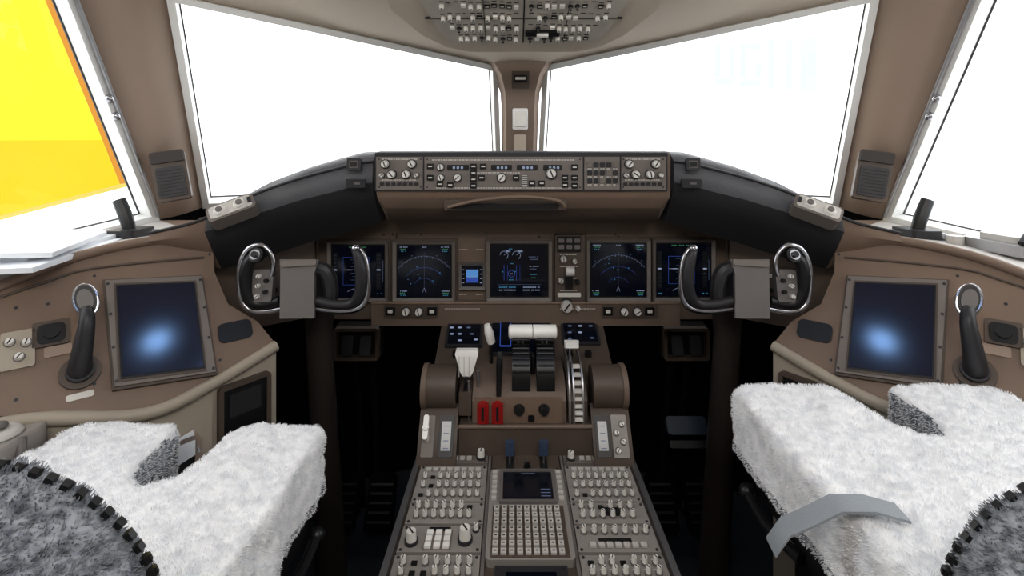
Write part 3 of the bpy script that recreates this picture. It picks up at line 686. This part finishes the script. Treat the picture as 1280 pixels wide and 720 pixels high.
# ------------------------------------------------------------------ side consoles
T0 = S(265, 298, 1.25); Bt1 = S(180, 515, .98); T2 = S(0, 362, .97)
nn = (Bt1-T0).cross(T2-T0)
if nn.y > 0: nn = -nn
SP = Fr(T0, nn, (0, 0, 1))
for sgn in (1, -1):
    mir = sgn < 0
    b = B('side_console')
    outl = [(265, 298), (190, 303), (100, 322), (0, 360), (-140, 415), (-140, 560), (0, 520), (30, 522), (180, 515), (265, 477), (345, 430), (322, 402), (285, 380), (268, 340)]
    pts = [SP.h(u, v) for u, v in outl]
    b.prism(SP.M(0, 0), pts, .03, BROWN2, c=-.03)
    topP = [SP.P(u, v) for u, v in ((265, 298), (190, 303), (100, 322), (0, 360), (-140, 415))]
    wallP = [V((-1.165, 1.60, 1.03)), V((-1.2, 1.45, 1.02)), V((-1.24, 1.2, 1.01)), V((-1.30, .9, .98)), V((-1.34, .5, .95))]
    fw = V((-.80, 1.60, 1.03))
    for i in range(4): b.poly([topP[i], topP[i+1], wallP[i+1], wallP[i]], LIGHTG)  # ledge top kept pale to stand for reflected window light
    b.poly([topP[0], wallP[0], fw], BROWN2)
    b.tube([p+V((.0, .0, .004)) for p in topP], .011, BROWN2, smooth=3)
    low = [SP.P(u, v) for u, v in ((345, 432), (265, 480), (180, 518), (30, 526), (0, 528), (-140, 565))]
    b.tube([low[0], low[1], low[2], low[3], low[5]], .013, CREAM, smooth=5)
    lo2 = [low[0], low[1], low[2], low[3], low[5]]
    b.poly([low[0], low[0]+V((-.15, .25, -.1)), V((-.75, 1.45, 0)), V((low[0].x, low[0].y, 0))], DARK)
    for i in range(4):
        p, q = lo2[i], lo2[i+1]
        b.poly([p, q, V((q.x-.03, q.y, 0)), V((p.x-.0, p.y, 0))], CREAM)
    d = (low[1]-low[0]); d.z = 0; d.normalize(); nrm = V((-d.y, d.x, 0)); nrm = nrm if nrm.y < 0 else -nrm
    DF = Fr(low[0]+d*.075+V((0, 0, -.16)), nrm, (0, 0, 1))
    b.ring(DF.M(0, 0, .0), .115, .22, .010, .012, BROWND, .01); b.box(DF.M(0, 0), .10, .2, .006, BLACK); b.box(DF.M(.0, .06, .006), .07, .05, .003, DARK)
    d2 = (low[2]-low[1]); d2.z = 0; d2.normalize(); n2 = V((-d2.y, d2.x, 0)); n2 = n2 if n2.y < 0 else -n2
    D2 = Fr(low[1]+d2*.10+V((0, 0, -.15)), n2, (0, 0, 1))
    b.ring(D2.M(0, 0), .15, .12, .010, .012, TRIM, .01); b.box(D2.M(0, 0), .14, .11, .004, DARK)
    b.box(D2.M(.01, .03, .006) @ Matrix.Rotation(.25, 4, 'Z'), .12, .05, .006, PAPER)
    q = SP.h(294, 414); b.rbox(SP.M(q[0], q[1]), .07, .045, .004, BLACK, .012)
    def RR(u0, v0, u1, v1, t, m, c=0, r=.004):
        a, bb, w, h = SP.rect(u0, v0, u1, v1); b.rbox(SP.M(a, bb, c), w, h, t, m, r)
    RR(40, 402, 87, 433, .006, BROWND); RR(46, 406, 82, 430, .008, BLACK, r=.01)
    RR(0, 415, 44, 462, .006, CREAM)
    for (u, v) in ((12, 430), (24, 448), (33, 430)):
        a, bb = SP.h(u, v); b.knob(Fr(SP.O+SP.N*.006, SP.N, SP.U), a, bb, .007, .010, base=MIDG)
    RR(55, 432, 90, 445, .003, TRIM); RR(82, 491, 118, 499, .002, LABEL)
    a, bb = SP.h(64, 418); b.cyl(SP.M(a, bb, .004), .012, .01, BLACK)
    b.tube([SP.P(u, v)+SP.N*.001 for u, v in ((0, 372), (60, 352), (120, 335), (255, 322))], .003, BROWND, smooth=3)
    for (u, v) in ((20, 500), (60, 380), (118, 345), (118, 480), (262, 318), (275, 450), (20, 385)):
        a, bb = SP.h(u, v); b.cyl(SP.M(a, bb), .003, .001, DARK, seg=8)
    b.done(mirror=mir, smooth=40)
    b = B('side_display')
    q = [SP.h(u, v) for u, v in ((128, 352), (252, 346), (271, 470), (140, 490))]
    qi = [SP.h(u, v) for u, v in ((146, 363), (240, 359), (252, 462), (152, 475))]
    def off(poly, k):
        cx = sum(p[0] for p in poly)/4; cy = sum(p[1] for p in poly)/4
        return [(cx+(p[0]-cx)*k, cy+(p[1]-cy)*k) for p in poly]
    b.prism(SP.M(0, 0), q, .010, BROWND, 0); b.prism(SP.M(0, 0), off(q, .96), .006, PANG, .010)
    b.prism(SP.M(0, 0), off(qi, 1.09), .002, BROWND, .016); b.prism(SP.M(0, 0), off(qi, 1.04), .002, BLACK, .018); b.prism(SP.M(0, 0), qi, .001, SIDESC, .0205)
    for t in (.06, .35, .65, .94):
        for (A, D) in ((q[0], q[3]), (q[1], q[2])):
            x = (A[0]*(1-t)+D[0]*t); y = (A[1]*(1-t)+D[1]*t); cx = sum(p[0] for p in q)/4
            b.cyl(SP.M(x+(cx-x)*.08, y, .016), .003, .001, DARK, seg=8)
    b.done(mirror=mir)
    b = B('steering_tiller')
    base = SP.P(100, 466); a, bb = SP.h(100, 466)
    b.cyl(SP.M(a, bb), .032, .008, BROWND, seg=24); b.cyl(SP.M(a, bb, .008), .022, .012, DARK, seg=24)
    top = SP.P(106, 404)+SP.N*.075
    b.tube([base+SP.N*.01, base+SP.N*.035+SP.U*.01, top-SP.U*.03, top], [.02, .018, .013, .010], DARK, smooth=5, seg=14)
    hf = Fr(top+SP.U*.016, V((.45, -.85, .45)), (-.35, 0, 1))
    n = 24
    ov = [(.018*math.cos(2*math.pi*i/n), .032*math.sin(2*math.pi*i/n)) for i in range(n)]
    b.prism(hf.M(0, 0), ov, .012, BLACK, -.007)
    b.tube([hf.M(0, 0, .003) @ V((x, y, 0)) for x, y in ov+[ov[0]]], .003, CHROME, smooth=2)
    b.prism(hf.M(0, 0), [(x*.7, y*.7) for x, y in ov], .003, MIDG, .005)
    b.done(mirror=mir)
    b = B('window_latch_handle')
    hb = S(163, 300, 1.30)
    b.rbox(Matrix.Translation(hb), .075, .09, .03, DARK, .015)
    b.tube([hb+V((0, 0, .02)), hb+V((-.012, 0, .06)), hb+V((-.03, .0, .105))], [.014, .016, .015], BLACK, smooth=4)
    b.tube([hb+V((-.07, -.06, .008)), hb+V((0, 0, .02)), hb+V((.05, .05, .01))], .010, ALU)
    b.cyl(Matrix.Translation(hb+V((-.03, -.08, .0))), .018, .025, LIGHTG)
    b.done(mirror=mir)
    b = B('pillar_speaker')
    pb = S(214, 220, 1.50); pf = Fr(pb, (.45, -.85, .15), (-.24, .1, 1))
    b.rbox(pf.M(0, 0, -.03), .088, .15, .05, BROWND, .01)
    b.rbox(pf.M(0, -.02, .02), .07, .09, .005, DARK, .006); b.rbox(pf.M(0, .055, .02), .084, .032, .010, COLUMN, .004)
    for k in range(8): b.box(pf.M(0, -.055+.01*k, .025), .06, .003, .002, BLACK)
    b.done(mirror=mir)
    b = B('window_post_seal')
    b.tube([Q2+(Q1-Q2)*t+V((.018, -.01, 0)) for t in (0.02, .3, .6, .98)], .005, ALU, smooth=2)
    for t in (.42, .48): b.sph(Q2+(Q1-Q2)*t+V((.012, -.02, 0)), .012, CHROME)
    b.done(mirror=mir)
b = B('flight_documents')
for i, (dx, dy, r, w_, l_) in enumerate(((0, 0, .25, .24, .40), (-.02, .05, .12, .20, .34), (.01, -.02, .38, .20, .28))):
    m = Matrix.Translation((-1.10+dx, 1.10+dy, 1.022+.012*i)) @ Matrix.Rotation(r, 4, 'Z') @ Matrix.Rotation(.03*i, 4, 'Y')
    b.box(m, w_, l_, .010, PAPER)
b.done()
b = B('oxygen_mask_box')
m = Matrix.Translation((1.13, 1.14, 1.02))
b.rbox(m, .12, .16, .025, ALU, .02); b.rbox(m @ Matrix.Translation((0, .01, .025)), .08, .1, .014, LIGHTG, .02); b.tube([(1.08, 1.08, 1.05), (1.12, 1.1, 1.075), (1.18, 1.16, 1.05)], .007, DARK)
b.done()
b = B('oxygen_mask_stowage')
m = Matrix.Translation(S(4, 575, .84))
b.rbox(m @ Matrix.Translation((-.03, 0, -.06)), .13, .12, .10, PEDG, .03)
b.cyl(m @ Matrix.Translation((-.01, 0, .04)), .036, .012, LIGHTG, r2=.026, seg=28); b.cyl(m @ Matrix.Translation((-.01, 0, .052)), .014, .010, MIDG)
b.tube([m.translation+V((.03, 0, .04)), m.translation+V((.045, -.02, -.02)), m.translation+V((.02, -.03, -.06))], .008, MIDG, smooth=4)
b.done(bevel=.006)
# ------------------------------------------------------------------ seats
cl = bpy.data.textures.new('wool', 'CLOUDS'); cl.noise_scale = .016; cl.noise_depth = 4
cl2 = bpy.data.textures.new('wool_lumps', 'CLOUDS'); cl2.noise_scale = .07; cl2.noise_depth = 1
def bake(ob):
    dg = bpy.context.evaluated_depsgraph_get(); ev = ob.evaluated_get(dg)
    me = bpy.data.meshes.new_from_object(ev); ob.modifiers.clear(); ob.data = me
    return ob
def fluffy(b, vox=.007, sm=12, disp=.008):
    ob = b.done()
    md = ob.modifiers.new('r', 'REMESH'); md.mode = 'VOXEL'; md.voxel_size = vox
    md = ob.modifiers.new('s', 'SMOOTH'); md.iterations = sm; md.factor = .6
    md = ob.modifiers.new('d2', 'DISPLACE'); md.texture = cl2; md.strength = .018; md.mid_level = .5; md.texture_coords = 'GLOBAL'
    md = ob.modifiers.new('d', 'DISPLACE'); md.texture = cl; md.strength = disp; md.mid_level = .45; md.texture_coords = 'GLOBAL'
    bake(ob)
    ob.data.polygons.foreach_set('use_smooth', [True]*len(ob.data.polygons))
    return ob
def fur(ob, n, length, slot):
    ps = ob.modifiers.new('fur', 'PARTICLE_SYSTEM'); st = ps.particle_system.settings
    st.type = 'HAIR'; st.count = n; st.hair_length = length; st.emit_from = 'FACE'; st.use_modifier_stack = True
    st.brownian_factor = .001; st.hair_step = 3; st.display_step = 2; st.render_step = 2
    st.child_type = 'INTERPOLATED'; st.rendered_child_count = 5; st.child_percent = 1
    st.roughness_1 = .0015; st.roughness_endpoint = .0015; st.clump_factor = 0
    st.root_radius = 1.0; st.tip_radius = .5; st.radius_scale = .0009; st.material = slot
def seat(cx, yf, z, yb, bxo, bz, wd, nc):
    e = bpy.data.objects.new('pilot_seat', None); scene.collection.objects.link(e)
    out = []
    b = B('cushion'); w = wd; d = yf-yb; n = .05
    pts = [(-w, -d), (w, -d), (w, -.015), (w-.015, 0), (nc+n+.015, 0), (nc+n, -.02), (nc+n-.012, -.14), (nc, -.175), (nc-n+.012, -.14), (nc-n, -.02), (nc-n-.015, 0), (-w+.03, 0), (-w, -.02)]
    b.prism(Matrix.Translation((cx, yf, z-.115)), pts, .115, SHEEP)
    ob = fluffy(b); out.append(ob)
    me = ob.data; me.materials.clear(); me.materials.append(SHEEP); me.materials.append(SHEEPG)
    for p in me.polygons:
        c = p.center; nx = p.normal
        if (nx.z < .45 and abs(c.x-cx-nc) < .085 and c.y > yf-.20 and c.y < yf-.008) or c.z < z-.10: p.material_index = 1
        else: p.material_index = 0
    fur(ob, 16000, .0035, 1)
    b = B('backrest')
    m = Matrix.Translation((cx+bxo, yb, bz)) @ Matrix.Rotation(math.radians(100), 4, 'X')
    pts = B.rr(.53, .34, .13, 8); pts = [(x, y+.13) for x, y in pts]
    b.prism(m, pts, .10, SHEEPG, c=-.05)
    ob = fluffy(b, disp=.007); ob.data.materials.clear(); ob.data.materials.append(SHEEPG); fur(ob, 14000, .003, 1); out.append(ob)
    b = B('piping')
    edge = B.rr(.530, .340, .13, 8); edge = [(x, y+.13) for x, y in edge]
    for i, (x, y) in enumerate(edge):
        nx_, ny_ = edge[(i+1) % len(edge)]
        for t in (0, .5):
            p = m @ V((x+(nx_-x)*t, y+(ny_-y)*t, -.040)); q_ = m @ V((x+(nx_-x)*(t+.25), y+(ny_-y)*(t+.25), -.040))
            if (q_-p).length < .03: b.tube([p, q_], .0042, BLACK, smooth=1, seg=6)
    out.append(b.done())
    b = B('seat_frame')
    b.bx(cx-.22, cx+.22, yb+.0, yf-.05, z-.17, z-.11, BLACK); b.bx(cx-.19, cx+.19, yb+.05, yf-.12, z-.26, z-.17, BLACK)
    b.bx(cx-.12, cx+.12, yb+.1, yf-.18, .06, z-.2, BLACK); b.bx(cx-.22, cx-.16, yb-.1, yf, 0, .05, DARK); b.bx(cx+.16, cx+.22, yb-.1, yf, 0, .05, DARK)
    b.bx(cx-.22, cx+.22, yb+.1, yf-.2, .03, .08, BLACK)
    for sx in (-1, 1):
        b.tube([(cx+sx*.225, yf-.2, z-.17), (cx+sx*.235, yf-.12, z-.18), (cx+sx*.235, yf-.05, z-.17)], .009, BLACK)
        b.sph((cx+sx*.235, yf-.05, z-.17), .014, BLACK)
    out.append(b.done())
    for o in out: o.parent = e
    return e
seat(-.605, .915, .752, .40, .02, .705, .236, .02)
seat(.625, .935, .815, .43, -.01, .685, .25, -.005)
b = B('seat_belt')
pts = [V((.425, .565, .826)), V((.39, .572, .832)), V((.355, .578, .828)), V((.325, .583, .808)), V((.30, .588, .792)), V((.285, .592, .765))]
w = V((.004, .030, .0))
b.loft([[p, p+w, p+w+V((0, 0, .003)), p+V((0, 0, .003))] for p in pts], BELT)
b.done()
b = B('floor_cable')
b.tube([(-.33, .9, .02), (-.30, 1.05, .02), (-.34, 1.2, .02), (-.42, 1.3, .02)], .012, BLACK); b.done()
b = B('floor_cable')
b.tube([(.42, 1.2, .02), (.36, 1.1, .02), (.40, .95, .02), (.48, .9, .02), (.5, .8, .02)], .014, DARK, smooth=5); b.done()
b = B('foot_rest')
m = Matrix.Translation((.50, 1.52, .41)) @ Matrix.Rotation(math.radians(55), 4, 'X')
b.rbox(m, .12, .05, .02, STEEL, .01); b.rbox(m @ Matrix.Translation((0, -.05, 0)), .12, .02, .02, BLACK, .005); b.tube([m @ V((0, 0, 0)), (.50, 1.62, .2), (.50, 1.66, 0)], .015, BLACK)
b.done()
# ------------------------------------------------------------------ glow discs added to reflect in the side screens
GLOWDISC = mat('glow_disc_emitter', (200, 220, 255), .5, emit=(150, 195, 255), es=26)
for sgn in (1, -1):
    b = B('screen_glow_disc')
    x, y, z = -.17*sgn, .62, 1.895
    b.cyl(Matrix.Translation((x, y, z)) , .065, .03, OVH, seg=32, c=0)
    b.cyl(Matrix.Translation((x, y, z-.006)), .042, .006, GLOWDISC, seg=32)
    b.done()
# ------------------------------------------------------------------ outside
YEL = mat('yellow_paint', (182, 174, 24), .6, var=.03, scale=.5, spec=.2); YEL2 = mat('yellow_paint_lower', (174, 152, 8), .6, var=.03, scale=.5, spec=.2); ORG = mat('orange_paint', (158, 104, 14), .6, var=.03, spec=.2)  # lower band takes a deeper yellow
CONC = mat('apron_concrete', (225, 226, 226), .9, var=.05, scale=.3)
b = B('yellow_jet_bridge')
D = 6.0
def quad(pts, m, th=.4):
    q = [S(u, v, D) for u, v in pts]; b.loft([q, [p+V((0, th, 0)) for p in q]], m)
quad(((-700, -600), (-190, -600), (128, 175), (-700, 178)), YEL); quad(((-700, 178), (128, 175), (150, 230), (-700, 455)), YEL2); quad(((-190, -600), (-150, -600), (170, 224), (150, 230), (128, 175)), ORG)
b.done()
b = B('apron_ground'); b.bx(-60, 60, -60, 80, -4.2, -4.0, CONC); b.done()
b = B('hangar_structure'); TEAL = mat('pale_teal', (166, 180, 182), .8, var=.02, spec=.1)
TX = Fr((5, 14, 4), (0, -1, 0), (0, 0, 1))
for q in ((893, 58, 900, 97), (893, 98, 917, 106), (911, 58, 918, 97), (925, 63, 932, 99), (925, 55, 950, 62), (925, 100, 950, 108), (944, 80, 951, 99), (960, 50, 968, 112), (982, 50, 990, 112), (1000, 48, 1020, 112)):
    a, bb, w_, h_ = TX.rect(*q); b.box(TX.M(a, bb), w_, h_, .05, TEAL)
b.done()
# ------------------------------------------------------------------ light
w = bpy.data.worlds.new('overcast'); scene.world = w; w.use_nodes = True
bg = w.node_tree.nodes['Background']; bg.inputs[0].default_value = (.95, .98, 1, 1); bg.inputs[1].default_value = 2.8
def area(name, loc, rot, sx, sy, e, col=(1, .97, .93)):
    l = bpy.data.lights.new(name, 'AREA'); l.shape = 'RECTANGLE'; l.size = sx; l.size_y = sy; l.energy = e; l.color = col
    o = bpy.data.objects.new(name, l); scene.collection.objects.link(o); o.location = loc; o.rotation_euler = rot
area('aft_fill_light', (0, -.25, 1.93), (math.radians(38), 0, 0), 1.2, .5, 20)  # added fill behind the camera to brighten the interior
cam = bpy.data.cameras.new('camera'); co = bpy.data.objects.new('camera', cam); scene.collection.objects.link(co)
co.location = C; co.rotation_euler = (math.radians(90), 0, 0); cam.lens = F/1280*36; cam.sensor_width = 36; cam.shift_y = -170/1280; cam.clip_start = .02
scene.camera = co
scene.view_settings.view_transform = 'Standard'
scene.view_settings.exposure = 0.12
scene.view_settings.gamma = 0.9
